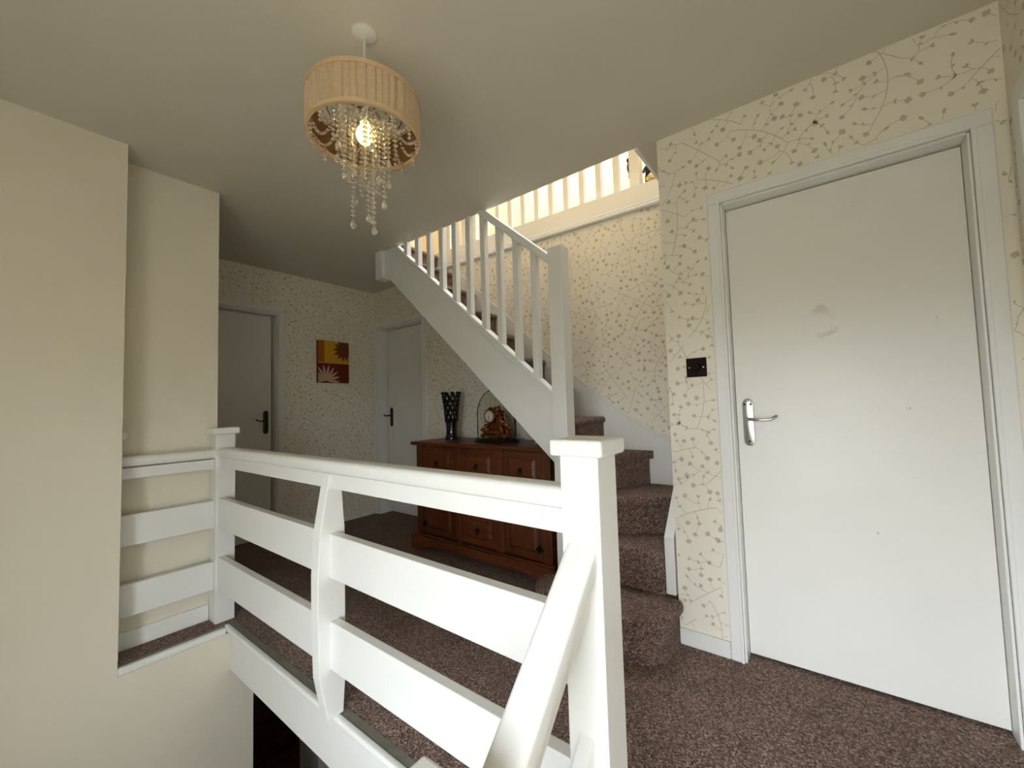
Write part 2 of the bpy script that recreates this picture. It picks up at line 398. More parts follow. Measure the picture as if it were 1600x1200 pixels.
# baseboards
def skirt(name, a, label): return box(name, a, 'gloss', bev=.005, kind='structure', label=label, cat='skirting')
skirt('baseboard_door', (XW+.002, -.383, 2.0, YD, 0, .072), 'white skirting between the stair and the large door')
skirt('baseboard_recess', (XC, XC+.014, YE, .79, 0, .085), 'white skirting on the set back wall')
skirt('baseboard_far', (XF, XF+.014, DA1+.06, YB, 0, .05), 'white skirting under the flower canvas')
skirt('baseboard_back', (-3.06, -2.70, YB-.014, YB, 0, .05), 'white skirting between door and sideboard')
skirt('baseboard_corner', (D11+.06, XR, 2.0, YD, 0, .072), 'white skirting in the corner by the large door')

# stairwell edge: fascia, nosing and grey strip
t = MB(); t.box(-2.555, -.39, .835, .873, -.22, -.012)
fs = st('trim_6', t, 'gloss', 'white fascia board below the long railing', 'fascia')
t = MB(); t.box(-2.60, -.39, .815, .843, -.022, .004, .009, 3); build('nosing', t, 'gloss', fs)
t = MB(); t.box(-2.60, -.39, .8435, .872, -.03, .001); build('edge_strip', t, 'strip', fs)
t = MB(); t.box(-2.578, -2.548, YE, .815, -.03, .004, .009, 3)
fs2 = st('trim_7', t, 'gloss', 'white nosing along the ledge below the short railing', 'nosing')
t = MB(); t.box(-2.604, -2.579, YE, .843, -.03, .001); build('edge_strip', t, 'strip', fs2)

# ------------------------------------------------------------------ wallpaper print
def wallpaper(wall, to3d, u0, u1, v0, v1, holes, seed, flip=False):
    rnd = random.Random(seed); mb = MB(); bm = mb.bm
    def ok(p):
        if not (u0 < p[0] < u1 and v0 < p[1] < v1): return False
        return not any(a < p[0] < b and c < p[1] < d for a, b, c, d in holes)
    def poly(ps):
        if not all(ok(p) for p in ps): return
        area = sum(ps[i-1][0]*ps[i][1]-ps[i][0]*ps[i-1][1] for i in range(len(ps)))
        if (area < 0) != flip: ps = ps[::-1]
        bm.faces.new([bm.verts.new(to3d(*p)) for p in ps])
    def line(pts, wd):
        for i in range(len(pts)-1):
            (a, b), (c, d) = pts[i], pts[i+1]; l = math.hypot(c-a, d-b) or 1; nx, ny = -(d-b)/l*wd/2, (c-a)/l*wd/2
            poly([(a+nx, b+ny), (c+nx, d+ny), (c-nx, d-ny), (a-nx, b-ny)])
    def leaf(p, ang, L, W):
        ca, sa = math.cos(ang), math.sin(ang)
        pts = [(0, 0), (.3, .8), (.65, .9), (1, 0), (.65, -.9), (.3, -.8)]
        poly([(p[0]+(x*L)*ca-(y*W)*sa, p[1]+(x*L)*sa+(y*W)*ca) for x, y in pts])
    def flower(p, ang, s):
        ca, sa = math.cos(ang), math.sin(ang)
        pts = [(0, 0), (.35, .55), (.8, .62), (.78, .3), (1.1, .2), (1.05, -.15), (.78, -.3), (.85, -.6), (.35, -.5)]
        poly([(p[0]+s*(x*ca-y*sa), p[1]+s*(x*sa+y*ca)) for x, y in pts])
    def curve(p, ang, L, n, bend):
        pts = [p]
        for i in range(n):
            ang += bend/n; p = (p[0]+math.cos(ang)*L/n, p[1]+math.sin(ang)*L/n); pts.append(p)
        return pts, ang
    RT, RN = .047, .080
    term, node = {}, {}
    def put(g, p, r, d=None): g.setdefault((math.floor(p[0]/r), math.floor(p[1]/r)), []).append((p, d))
    def near(g, p, r):
        best, bd = None, 9
        i, j = math.floor(p[0]/r), math.floor(p[1]/r)
        for di in (-1, 0, 1):
            for dj in (-1, 0, 1):
                for q in g.get((i+di, j+dj), ()):
                    d = math.hypot(p[0]-q[0][0], p[1]-q[0][1])
                    if d < bd: best, bd = q, d
        return best, bd
    def grow(p, ang, L):
        n = max(4, int(L/.03)); pts, a2 = curve(p, ang, L, n, rnd.uniform(-1.1, 1.1)); line(pts, .0026)
        for i, q in enumerate(pts): put(node, q, RN, math.atan2(pts[min(i+1, n)][1]-pts[max(i-1, 0)][1], pts[min(i+1, n)][0]-pts[max(i-1, 0)][0]))
        return pts
    v = v0-.1
    iv = 0
    while v < v1:
        u = u0-.1+(iv % 2)*.17
        while u < u1:
            grow((u+rnd.uniform(-.05, .05), v+rnd.uniform(-.05, .05)), PI/2+rnd.choice((-1, -1, 1))*rnd.uniform(.3, 1.1), rnd.uniform(.20, .30)); u += .25
        v += .20; iv += 1
    tries = int((u1-u0+.1)*(v1-v0+.1)*2600)
    for _ in range(tries):
        p = (rnd.uniform(u0-.03, u1+.03), rnd.uniform(v0-.03, v1+.03))
        if near(term, p, RT)[1] < RT*.92: continue
        q, d = near(node, p, RN)
        if q is None or d < .022 or d > RN: continue
        put(term, p, RT)
        (qx, qy), qa = q
        base = math.atan2(p[1]-qy, p[0]-qx)
        cx_, cy_ = (qx+p[0])/2-math.sin(base)*d*.20, (qy+p[1])/2+math.cos(base)*d*.20
        pts = []
        for i in range(5):
            t = i/4; pts.append(((1-t)**2*qx+2*t*(1-t)*cx_+t*t*p[0], (1-t)**2*qy+2*t*(1-t)*cy_+t*t*p[1]))
        line(pts, .0019)
        put(node, pts[2], RN, base)
        ea = math.atan2(pts[4][1]-pts[3][1], pts[4][0]-pts[3][0])
        r = rnd.random()
        if r < .5: flower(p, ea, rnd.uniform(.016, .021))
        elif r < .75: leaf(p, ea, rnd.uniform(.017, .025), .0056)
        else:
            for k in (-.5, .5): leaf(p, ea+k, .015, .0040)
        if d > .04:
            for k in (-1, 1):
                if rnd.random() < .55: leaf(pts[2], base+k*.75, rnd.uniform(.011, .016), .0034)
    return build('wallpaper_print', mb, 'print', wall, kind='stuff', recalc=False, label='tan trailing sprigs printed on the wallpaper')
E = .0006
wallpaper(wd, lambda u, v: (u, YD-E, v), XW, XR, .073, H, [(-.386, .492, 0, 2.062)], 3)
wallpaper(wr, lambda u, v: (XR-E, u, v), .5, YD, .0, H, [(1.02, 1.965, 0, 2.08)], 4, True)
wallpaper(wf, lambda u, v: (XF+E, u, v), 1.0, YB, .05, H, [(.7, 1.695, 0, 2.085)], 5)
def below_stair_hole():
    return [(-3.93, -3.06, 0, 2.07)]
wallpaper(wb, lambda u, v: (u, YB-E, v), XF, XW, .05, 2.40, below_stair_hole(), 6)

# ------------------------------------------------------------------ doors
def handle(parent, face, hx, hz, sgn, axis, lever_dir=1, m='chrome', L=.105):
    """plate and lever; axis 'y': door faces -Y at y=face; axis 'x': door faces +X at x=face. lever_dir along the door."""
    def P(u, n, z): return (u, face-n, z) if axis == 'y' else (face+n, u, z)
    out = []
    for i in range(13):
        a = PI*i/12; out.append((hx+.0215*math.cos(a), hz+.062+.028*math.sin(a)))
    for i in range(13):
        a = PI+PI*i/12; out.append((hx+.0215*math.cos(a), hz-.095+.024*math.sin(a)))
    mb = MB()
    if axis == 'y': mb.prism(out, 'y', face-.009, face-.0005, .002)
    else: mb.prism(out, 'x', face+.0005, face+.009, .002)
    pl = build('handle_plate', mb, m, parent, smooth=True)
    for dx, dz in ((-.012, .064), (.012, .064), (0, -.10)):
        s = MB(); s.lathe([(.0001, 0), (.0035, .001), (.0045, .003), (.0045, .0045)], (0, 0, 0), 10)
        for v in s.bm.verts:
            u_, w_, n_ = v.co; v.co = Vector(P(hx+dx+u_, .0095+.0045-n_-.0005, hz+dz+w_))
        build('screw', s, 'dkmetal', pl)
    mb = MB(); pts = [(0, .009, 0), (0, .045, 0), (.010*lever_dir, .052, .0), (.05*lever_dir, .053, -.003), (L*.8*lever_dir, .053, -.002), (L*lever_dir, .051, .010), ((L+.006)*lever_dir, .047, .015)]
    mb.tube([P(hx+a, b, hz+c) for a, b, c in pts], [.008, .008, .0075, .006, .0055, .0065, .004], 10)
    build('lever', mb, m, pl, smooth=True)
def architrave(parent, axis, face, th, a0, a1, z1, w=.052, skip=()):
    """three boards with an inner quirk; outer edges a0,a1,z1; face is the wall face, th toward viewer"""
    def B(mb, u0, u1, zz0, zz1, n0, n1, bev=.004):
        if axis == 'y': mb.box(u0, u1, face-n1, face-n0, zz0, zz1, bev)
        else: mb.box(face+n0, face+n1, u0, u1, zz0, zz1, bev)
    for nm, (u0, u1, zz0, zz1), q in (('l', (a0, a0+w, 0, z1-w), (a0+w-.012, a0+w, 0, z1-w)), ('r', (a1-w, a1, 0, z1-w), (a1-w, a1-w+.012, 0, z1-w)), ('t', (a0, a1, z1-w, z1), (a0+w, a1-w, z1-w, z1-w+.012))):
        if nm in skip: continue
        mb = MB(); B(mb, u0, u1, zz0, zz1, 0, th); 
        o = build('architrave', mb, 'gloss', parent)
        mb = MB(); B(mb, *q, th-.001, th+.004, .002); build('moulding', mb, 'gloss', o)
# big door
d1 = thing('door_1', (.053, YD, 0), 'large white flush door with a chrome lever handle', 'door', kind='structure')
architrave(d1, 'y', YD-.0005, .0135, -.382, .4875, 2.0585)
mb = MB(); mb.box(D10+.004, D10+.012, YD-.004, YD+.11, 0, 2.0, .002); mb.box(D11-.012, D11-.004, YD-.004, YD+.11, 0, 2.0, .002); mb.box(D10+.012, D11-.012, YD-.004, YD+.11, 1.996, 2.004, .002)
build('door_lining', mb, 'gloss', d1)
lf1 = box('door_leaf', (-.3205, .4255, 2.082, 2.118, .012, 1.990), 'door', d1, .002)
handle(lf1, 2.082, -.275, 1.034, 1, 'y', 1)
# door on the far wall
d2 = thing('door_2', (XF, 1.23, 0), 'white flush door on the far wall beside the flower canvas', 'door', kind='structure')
architrave(d2, 'x', XF+.0005, .0145, .77, 1.69, 2.08, skip=('l',))
mb = MB(); mb.box(-4.05, XF+.006, DA1-.010, DA1-.001, 0, 2.012, .002); mb.box(-4.05, XF+.006, .83, DA1-.010, 2.006, 2.018, .002); build('door_lining', mb, 'gloss', d2)
lf2 = box('door_leaf', (-4.04, -4.0, .84, 1.612, .012, 2.002), 'door', d2, .002)
handle(lf2, -4.0, 1.565, 1.05, 1, 'x', -1, 'dkmetal', .09)
# door on the back wall
d3 = thing('door_3', ((DB0+DB1)/2, YB, 0), 'white flush door in the corner beside the pine sideboard', 'door', kind='structure')
architrave(d3, 'y', YB-.0005, .0145, XF+.002, -3.07, 2.065)
mb = MB(); mb.box(DB0+.003, DB0+.014, YB-.004, YB+.155, 0, 2.0, .002); mb.box(DB1-.014, DB1-.003, YB-.004, YB+.155, 0, 2.0, .002); mb.box(DB0+.014, DB1-.014, YB-.004, YB+.155, 1.998, 2.012, .002); build('door_lining', mb, 'gloss', d3)
lf3 = box('door_leaf', (DB0+.032, DB1-.016, 2.752, 2.79, .045, 1.99), 'door', d3, .002)
handle(lf3, 2.752, -3.775, 1.05, 1, 'y', -1, 'dkmetal', .07)
# door on the right wall, edge only
d4 = thing('door_4', (XR, 1.49, 0), 'white doorway beside the large door, only its frame in view', 'door', kind='structure')
for a in ((XR-.014, XR-.0005, D40-.055, D40, 0, 2.0), (XR-.014, XR-.0005, D41, D41+.055, 0, 2.0), (XR-.014, XR-.0005, D40-.055, D41+.055, 2.0, 2.055)): box('architrave', a, 'gloss', d4, .004)
box('door_leaf', (XR+.06, XR+.098, D40, D41, .012, 1.995), 'door', d4, .002)

# ------------------------------------------------------------------ landing railing
def newel(parent, x0, y0, z0, z1, cap=True, capz=.034):
    o = box('newel_post', (x0, x0+NS, y0, y0+NS, z0, z1), 'gloss', parent, .003)
    if cap:
        c = MB(); e = .017
        c.box(x0-e, x0+NS+e, y0-e, y0+NS+e, z1, z1+capz+.002, .007, 3); build('newel_cap', c, 'gloss', o)
    return o
NX0, NX1 = -2.738, -.477            # far and near newel (left edges)
ZC = 1.010
b1 = thing('landing_railing', ((NX0+NX1)/2, .835, 0), 'long white painted railing along the stairwell with two capped newels', 'railing')
newel(b1, NX0, YN, 0, ZC); newel(b1, NX1, YN-.001, -.22, ZC)
def handrail_profile(yc, zt, w=.074, h=.046, r=.016):
    pr = []
    for cx_, a0 in ((yc+w/2-r, 0), (yc-w/2+r, 90)):
        for i in range(6):
            a = math.radians(a0+90*i/5); pr.append((cx_+r*math.cos(a), zt-r+r*math.sin(a)))
    pr += [(yc-w/2, zt-h+.008), (yc-w/2+.005, zt-h), (yc+w/2-.005, zt-h), (yc+w/2, zt-h+.008)]
    return pr
mb = MB(); mb.prism(handrail_profile(.828, .938), 'x', NX0+NS, NX1); build('handrail', mb, 'gloss', b1, smooth=True)
PX0, PX1 = -1.537, -1.485
for (a0, a1) in ((NX0+NS, PX0), (PX1, NX1)):
    box('rail_board', (a0, a1, .808, .838, .832, .8875), 'gloss', b1, .002)
    box('rail_board', (a0, a1, .800, .835, .508, .668), 'gloss', b1, .003)
    box('rail_board', (a0, a1, .800, .835, .182, .352), 'gloss', b1, .003)
mb = MB(); mb.prism([(.812, .892), (.802, .885), (.766, .68), (.756, .52), (.756, .33), (.762, .155), (.792, .004), (.852, .004), (.862, .155), (.862, .68), (.846, .892)], 'x', PX0, PX1, .003)
build('middle_post', mb, 'gloss', b1)
for z in (.93-.10,): 
    mb = MB(); mb.lathe([(.0001, -.003), (.006, -.002), (.007, .001)], (NX1+.012, YN-.0005, .905), 12, 'y'); build('dowel_plug', mb, 'gloss', b1)
# short return railing in the recess
b2 = thing('return_railing', (-2.69, .60, 0), 'short white railing in front of the set back cream wall', 'railing')
mb = MB()
pr = [(x-.828-2.688, z-.008) for x, z in handrail_profile(.828, .938, .06)]
mb.prism(pr, 'y', YE+.016, YN); build('handrail', mb, 'gloss', b2, smooth=True)
for z0, z1 in ((.822, .876), (.505, .650), (.175, .325)): box('rail_board', (-2.708, -2.675, YE+.016, YN, z0, z1), 'gloss', b2, .003)
hn = box('half_newel', (-2.733, -2.645, YE+.001, YE+.016, 0, ZC), 'gloss', b2, .003); box('newel_cap', (-2.747, -2.63, YE+.001, YE+.026, ZC, ZC+.036), 'gloss', hn, .004)
# sloping stair rail towards the half landing
b3 = thing('stair_railing', (-.431, .36, -.41), 'white sloping handrail running down from the near newel', 'railing')
SL = .93
LNY = .30
newel(b3, -.477, LNY, -.41, .585)
def slope_prism(name, prof, y0, z0, y1, z1, mname='gloss'):
    mb = MB(); v = []
    for (yy, zz) in ((y0, z0), (y1, z1)):
        v.append([mb.bm.verts.new((x, yy, zz+dz)) for x, dz in prof])
    n = len(prof)
    for i in range(n): mb.bm.faces.new((v[0][i], v[0][(i+1) % n], v[1][(i+1) % n], v[1][i]))
    mb.bm.faces.new(v[0]); mb.bm.faces.new(v[1][::-1])
    return build(name, mb, mname, b3, smooth=True)
ya, yb = YN-.001, LNY+NS
def zt(y): return .826-(YN-y)*SL
pr = [(x-.828-.431, z) for x, z in handrail_profile(.828, 0, .072, .058)]
slope_prism('handrail', pr, ya, zt(ya), yb, zt(yb))
pr = [(-.446, -.058), (-.416, -.058), (-.416, -.13), (-.446, -.13)]
slope_prism('rail_board', pr, ya, zt(ya), yb, zt(yb))
pr = [(-.447, -.395), (-.417, -.395), (-.417, -.60), (-.447, -.60)]
slope_prism('rail_board', pr, ya, zt(ya), yb, zt(yb))

# ------------------------------------------------------------------ staircase to the loft
stc = thing('staircase', (-1.6, 2.3, 0), 'white staircase with brown carpeted steps rising to the loft', 'staircase')
ZT = [.2, .4, .604, .81, 1.03, 1.245, 1.46, 1.67, 1.885, 2.11, 2.335, 2.56]
SY0, SY1 = 2.020, YB-.024
def step(tread, riser, zt, zb, th=.05):
    mb = MB(); mb.prism(tread, 'z', zt-th, zt, .02, 4)
    mb.prism(riser, 'z', zb, zt-.02)
    return build('step', mb, 'carpet', stc, smooth=True)
def arc(cx, cy, r, a0, a1, n=8): return [(cx+r*math.cos(math.radians(a0+(a1-a0)*i/n)), cy+r*math.sin(math.radians(a0+(a1-a0)*i/n))) for i in range(n+1)]
# bottom curtail step
step(arc(-1.11, 1.865, .165, -200, -90)+[(-.95, 1.70)]+arc(-.745, 1.875, .175, -90, 0)+[(-.565, 1.985), (-.602, 2.012), (-.602, 2.05), (-1.11, 2.05), (-1.11, 1.95), (-1.22, 1.95)],
     arc(-1.11, 1.875, .145, -200, -90)+[(-.95, 1.73)]+arc(-.745, 1.885, .15, -90, 0)+[(-.592, 1.985), (-.602, 1.995), (-.602, 2.05), (-1.11, 2.05), (-1.11, 1.95), (-1.22, 1.95)], ZT[0], 0)
step([(-1.11, 1.985), (-.652, 1.985), (-.652, 2.42), (-1.11, 2.12)], [(-1.11, 2.008), (-.652, 2.008), (-.652, 2.42), (-1.11, 2.12)], ZT[1], ZT[0]-.05)
step([(-1.118, 2.015), (-.625, 2.345), (-.625, SY1), (-.98, SY1), (-1.118, 2.2)], [(-1.118, 2.045), (-.625, 2.375), (-.625, SY1), (-.98, SY1), (-1.118, 2.2)], ZT[2], ZT[1]-.05)
step([(-1.12, 2.02), (-.885, SY1), (-1.23, SY1), (-1.23, 2.05), (-1.12, 2.05)], [(-1.125, 2.06), (-.915, SY1), (-1.21, SY1), (-1.21, 2.06)], ZT[3], ZT[2]-.05)
NXS = [-1.20-.2335*k for k in range(8)]
for k in range(8):
    x = NXS[k]; x2 = x-.2335-.026
    if k == 7: x2 = x-.075
    s0 = SY0 if k else 2.07
    step([(x, s0), (x, SY1), (x2, SY1), (x2, s0)], [(x-.022, s0), (x-.022, SY1), (x-.048, SY1), (x-.048, s0)], ZT[4+k], ZT[3+k]-.03, .045)
# outer string
def stop(x): return 1.189+(-1.25-x)*.8675
def sbot(x): return .822+(-1.265-x)*.918
mb = MB(); mb.prism([(-1.215, stop(-1.215)), (-1.215, sbot(-1.215)), (-2.792, sbot(-2.792)), (-2.792, stop(-2.792))], 'y', 1.985, 2.017, .002); build('outer_string', mb, 'gloss', stc)
mb = MB()
mb.prism([(-1.215, stop(-1.215)+.001), (-2.79, stop(-2.79)+.001), (-2.79, stop(-2.79)+.030), (-1.215, stop(-1.215)+.030)], 'y', 1.972, 2.032, .004); build('base_rail', mb, 'gloss', stc)
mb = MB(); mb.prism([(-1.215, stop(-1.215)-.03), (-2.79, stop(-2.79)-.03), (-2.79, stop(-2.79)), (-1.215, stop(-1.215))], 'y', 1.976, 1.9845, .003); build('string_moulding', mb, 'gloss', stc)
# soffit
mb = MB(); mb.prism([(-1.22, sbot(-1.22)+.004), (-2.79, sbot(-2.79)+.004), (-2.79, sbot(-2.79)+.012), (-1.22, sbot(-1.22)+.012)], 'y', 2.019, YB-.002); build('soffit', mb, 'gloss', stc)
# wall string with bead
ws = [(-.60, .79), (-.784, .874), (-.966, .972), (-1.182, 1.122), (-1.436, 1.325), (-1.639, 1.485), (-2.387, 2.155), (-2.60, 2.345)]
wsl = [(x, z-.62 if x > -1.5 else z-.55) for x, z in ws]
mb = MB(); mb.prism(ws+wsl[::-1], 'y', YB-.022, YB-.0015); build('wall_string', mb, 'gloss', stc)
mb = MB(); mb.tube([(x, YB-.016, z+.004) for x, z in ws], .011, 8); build('string_bead', mb, 'gloss', stc, smooth=True)
# short end string against the wall corner
mb = MB(); mb.prism([(2.005, .21), (2.005, .475), (2.30, .80), (2.64, .80), (2.64, .21)], 'x', -.648, -.603, .003); build('end_string', mb, 'gloss', stc)
# newels
nw = box('newel_post', (-1.217, -1.127, 1.955, 2.045, 0, 2.018), 'gloss', stc, .003)
nw2 = box('newel_post', (-2.882, -2.792, 1.957, 2.047, 2.185, 3.5), 'gloss', stc, .003)
# handrail
def hrt(x): return stop(x)+.825
mb = MB(); mb.prism([(-1.217, hrt(-1.217)), (-2.792, hrt(-2.792)), (-2.792, hrt(-2.792)-.06), (-1.217, hrt(-1.217)-.06)], 'y', 1.972, 2.030, .006); build('handrail', mb, 'gloss', stc)
# balusters share one sheared mesh
bw = .020; bx0 = -1.335; zb0 = stop(bx0)+.030; zt0 = hrt(bx0)-.0600
mb = MB(); vs = []
for (dx, dy, top) in [(dx, dy, t) for t in (0, 1) for dy in (-bw, bw) for dx in (-bw, bw)]:
    vs.append((bx0+dx, 2.001+dy, (zt0 if top else zb0)-dx*.8675))
mb._add(vs, [(0, 2, 3, 1), (4, 5, 7, 6), (0, 1, 5, 4), (2, 6, 7, 3), (0, 4, 6, 2), (1, 3, 7, 5)], .0015, 1)
bal0 = build('baluster', mb, 'gloss', stc)
for k in range(1, 11):
    dx = -.1318*k; copy_obj(bal0, stc, (dx, 0, -dx*.8675))

# loft railing
lr = thing('loft_railing', (-1.7, 2.71, UP), 'white baluster railing of the loft landing above the stair wall', 'railing')
b0 = box('baluster', (-1.107, -1.067, 2.69, 2.73, UP, UP+.88), 'gloss', lr, .0015)
for k in range(1, 12): copy_obj(b0, lr, (-.1355*k, 0, 0))
box('newel_post', (-.985, -.915, 2.675, 2.745, UP, UP+1.05), 'gloss', lr, .003)
box('newel_post', (-2.82, -2.73, 2.665, 2.755, UP, UP+1.05), 'gloss', lr, .003)
box('handrail', (-2.73, -.985, 2.675, 2.745, UP+.88, UP+.93), 'gloss', lr, .01)
box('base_rail', (-2.73, -.985, 2.68, 2.74, UP, UP+.03), 'gloss', lr, .003)

# ------------------------------------------------------------------ sideboard
sb = thing('sideboard', (-2.03, 2.37, 0), 'dark pine sideboard with drawers and doors under the stair', 'sideboard')
SX0, SX1, SF, SBk = -2.66, -1.385, 2.170, 2.60
box('sideboard_top', (SX0-.04, SX1+.03, SF-.03, SBk+.01, .826, .853), 'pine_h', sb, .006)
box('carcass', (SX0+.002, SX1-.002, SF+.022, SBk, .10, .825), 'pine_h', sb, .002)
xs = [SX0, SX0+.07, -2.235, -2.165, -1.835, -1.765, SX1-.07, SX1]
for i in (0, 2, 4, 6): box('stile', (xs[i], xs[i+1], SF, SF+.0215, .125, .825), 'pine_v', sb, .003)
# plinth with a shaped lower edge
pts = [(SX0-.045, 0), (SX0+.06, 0)]+[(SX0+.06+.14*t, .055*math.sin(t*PI/2)**1.5) for t in (.25, .5, .75, 1)]+[(SX1-.2+.14*t, .055*math.cos(t*PI/2)**1.5) for t in (0, .25, .5, .75)]+[(SX1-.06, 0), (SX1+.04, 0), (SX1+.04, .118), (SX0-.045, .118)]
mb = MB(); mb.prism(pts, 'y', SF-.028, SF-.002, .002); build('plinth', mb, 'pine_h', sb)
box('plinth_moulding', (SX0-.03, SX1+.025, SF-.018, SF+.0, .119, .132), 'pine_h', sb, .004)
for q in ((SX0-.045, SX0-.02), (SX1+.015, SX1+.04)): box('plinth_return', (q[0], q[1], SF-.0015, SBk, 0, .118), 'pine_h', sb, .002)
def panel(name, x0, x1, z0, z1, knob, mname):
    o = box(name, (x0+.004, x1-.004, SF+.004, SF+.0215, z0, z1), mname, sb, .002)
    fr = .042
    mb = MB()
    # raised field with chamfered edges
    a = (x0+fr, x1-fr, z0+fr, z1-fr); c = .02
    v = [(a[0], SF+.0035, a[2]), (a[1], SF+.0035, a[2]), (a[1], SF+.0035, a[3]), (a[0], SF+.0035, a[3]), (a[0]+c, SF-.006, a[2]+c), (a[1]-c, SF-.006, a[2]+c), (a[1]-c, SF-.006, a[3]-c), (a[0]+c, SF-.006, a[3]-c)]
    mb._add(v, [(0, 1, 2, 3), (4, 5, 6, 7), (0, 1, 5, 4), (1, 2, 6, 5), (2, 3, 7, 6), (3, 0, 4, 7)])
    build('raised_panel', mb, mname, o)
    mb = MB()
    for q in ((a[0]-.008, a[0], a[2]-.008, a[3]+.008), (a[1], a[1]+.008, a[2]-.008, a[3]+.008), (a[0], a[1], a[2]-.008, a[2]), (a[0], a[1], a[3], a[3]+.008)): mb.box(q[0], q[1], SF-.002, SF+.0038, q[2], q[3], .002)
    build('panel_moulding', mb, mname, o)
    kx, kz = knob
    yk = SF-.006 if (a[0]+c < kx < a[1]-c) else SF+.004
    mb = MB(); mb.lathe([(.0001, -.008), (.008, -.007), (.014, -.003), (.016, 0)], (kx, yk, kz), 14, 'y')
    mb.tube([(kx+.017*math.cos(t*PI/8), yk-.008, kz-.013+.017*math.sin(t*PI/8)) for t in range(16)], .0032, 6, True)
    build('ring_pull', mb, 'iron', o, smooth=True)
    return o
for i in (1, 3, 5):
    x0, x1 = xs[i], xs[i+1]; panel('drawer', x0, x1, .605, .815, ((x0+x1)/2, .700), 'pine_h')
x0, x1 = xs[3], xs[4]
panel('drawer', x0, x1, .375, .590, ((x0+x1)/2, .482), 'pine_h'); panel('drawer', x0, x1, .142, .360, ((x0+x1)/2, .250), 'pine_h')
def star(parent, cx, cz):
    mb = MB(); p = []
    for k in range(16):
        r = .027 if k % 4 == 0 else (.016 if k % 2 == 0 else .021); a = k*PI/8; p.append((cx+r*math.cos(a)*1.25, cz+r*math.sin(a)))
    mb.prism(p, 'y', SF-.002, SF+.0038); build('hinge', mb, 'iron', parent)
for i, s in ((1, 1), (5, -1)):
    x0, x1 = xs[i], xs[i+1]
    d = panel('cabinet_door', x0, x1, .142, .590, ((x1-.02) if s > 0 else (x0+.02), .37), 'pine_v')
    for z in (.21, .52): star(d, (x0+.024 if s > 0 else x1-.024), z)

# ------------------------------------------------------------------ things on the sideboard
# pierced vase
vz = .8535; vc = (-2.515, 2.43)
vs_ = thing('vase', (vc[0], vc[1], vz), 'tall dark navy vase with pierced lattice sides and jagged rim', 'vase')
mb = MB(); prof = [(.0001, 0), (.058, 0), (.060, .008), (.050, .03), (.046, .06), (.046, .10), (.050, .135), (.052, .15), (.046, .15), (.042, .13), (.040, .06), (.0001, .02)]
mb.lathe(prof, (vc[0], vc[1], vz), 28); build('vase_body', mb, 'navy', vs_, smooth=True)
def vr(h): return .051+.024*((h-.15)/.235)**1.3 if h > .15 else .051
mb = MB()
for s in (-1, 1):
    for k in range(9):
        a0 = 2*PI*k/9; pts = []
        for i in range(25):
            h = .145+.238*i/24; a = a0+s*2*PI/9*3.0*(i/24); pts.append((vc[0]+vr(h)*math.cos(a), vc[1]+vr(h)*math.sin(a), vz+h))
        mb.tube(pts, .0068, 6)
build('lattice', mb, 'navy', vs_, smooth=True)
for hh in (.15, .235, .31):
    mb = MB(); mb.tube([(vc[0]+vr(hh)*math.cos(a*PI/14), vc[1]+vr(hh)*math.sin(a*PI/14), vz+hh) for a in range(28)], .005, 6, True); build('lattice_ring', mb, 'navy', vs_, smooth=True)
for k in range(9):
    a = 2*PI*(k)/9; mb = MB(); mb.ball((vc[0]+vr(.383)*math.cos(a), vc[1]+vr(.383)*math.sin(a), vz+.388), .0125, 8, 6); build('rim_point', mb, 'navy', vs_, smooth=True)
# clock under a glass dome
dc = (-2.00, 2.40); dz = .8535
dm = thing('clock_dome', (dc[0], dc[1], dz), 'oval glass dome on a black base covering the gilt clock', 'glass dome')
mb = MB(); mb.lathe([(.0001, 0), (.208, 0), (.210, .006), (.200, .012), (.198, .020), (.188, .026), (.0001, .026)], (dc[0], dc[1], dz), 40, squash=(1, .55)); build('dome_base', mb, 'basewood', dm, smooth=True)
mb = MB(); pf = [(.178, .0265), (.178, .20)]+[(.178*math.cos(t*PI/20), .20+.205*math.sin(t*PI/20)) for t in range(1, 10)]+[(.0001, .405)]
mb.lathe(pf, (dc[0], dc[1], dz), 40, squash=(1, .52)); bmesh.ops.delete(mb.bm, geom=[f_ for f_ in mb.bm.faces if len(f_.verts) > 4], context='FACES_ONLY'); build('glass_cover', mb, 'glass', dm, smooth=True)
ck = thing('mantel_clock', (dc[0], dc[1], dz+.0265), 'ornate reddish gilt clock with a white dial and seated figure', 'clock')
cz = dz+.0265
mb = MB()
mb.box(dc[0]-.125, dc[0]+.125, dc[1]-.045, dc[1]+.045, cz+.012, cz+.030, .005)
mb.box(dc[0]-.105, dc[0]+.105, dc[1]-.038, dc[1]+.038, cz+.030, cz+.062, .006)
for sx in (-1, -.33, .33, 1): mb.ball((dc[0]+sx*.105, dc[1]-.034, cz+.008), .010, 8, 6); mb.ball((dc[0]+sx*.105, dc[1]+.034, cz+.008), .010, 8, 6)
mb.box(dc[0]-.06, dc[0]+.085, dc[1]-.034, dc[1]+.034, cz+.062, cz+.12, .012)
build('clock_base', mb, 'gilt', ck, smooth=True)
mb = MB()
for sx in (-1, 1):
    for t in range(2):
        bx = dc[0]+sx*(.10-.035*t); pts = [(bx+sx*.022*math.cos(a*.6)*(1-a/14), dc[1]-.036, cz+.055+.03*t+.022*math.sin(a*.6)*(1-a/14)) for a in range(12)]
        mb.tube(pts, .007, 6)
for i in range(16):
    a = i/15; mb.ball((dc[0]-.10+.2*a, dc[1]-.04, cz+.044+.006*math.sin(i*2.1)), .008, 6, 5)
build('scrollwork', mb, 'gilt', ck, smooth=True)
dcx, dcz = dc[0]-.035, cz+.165
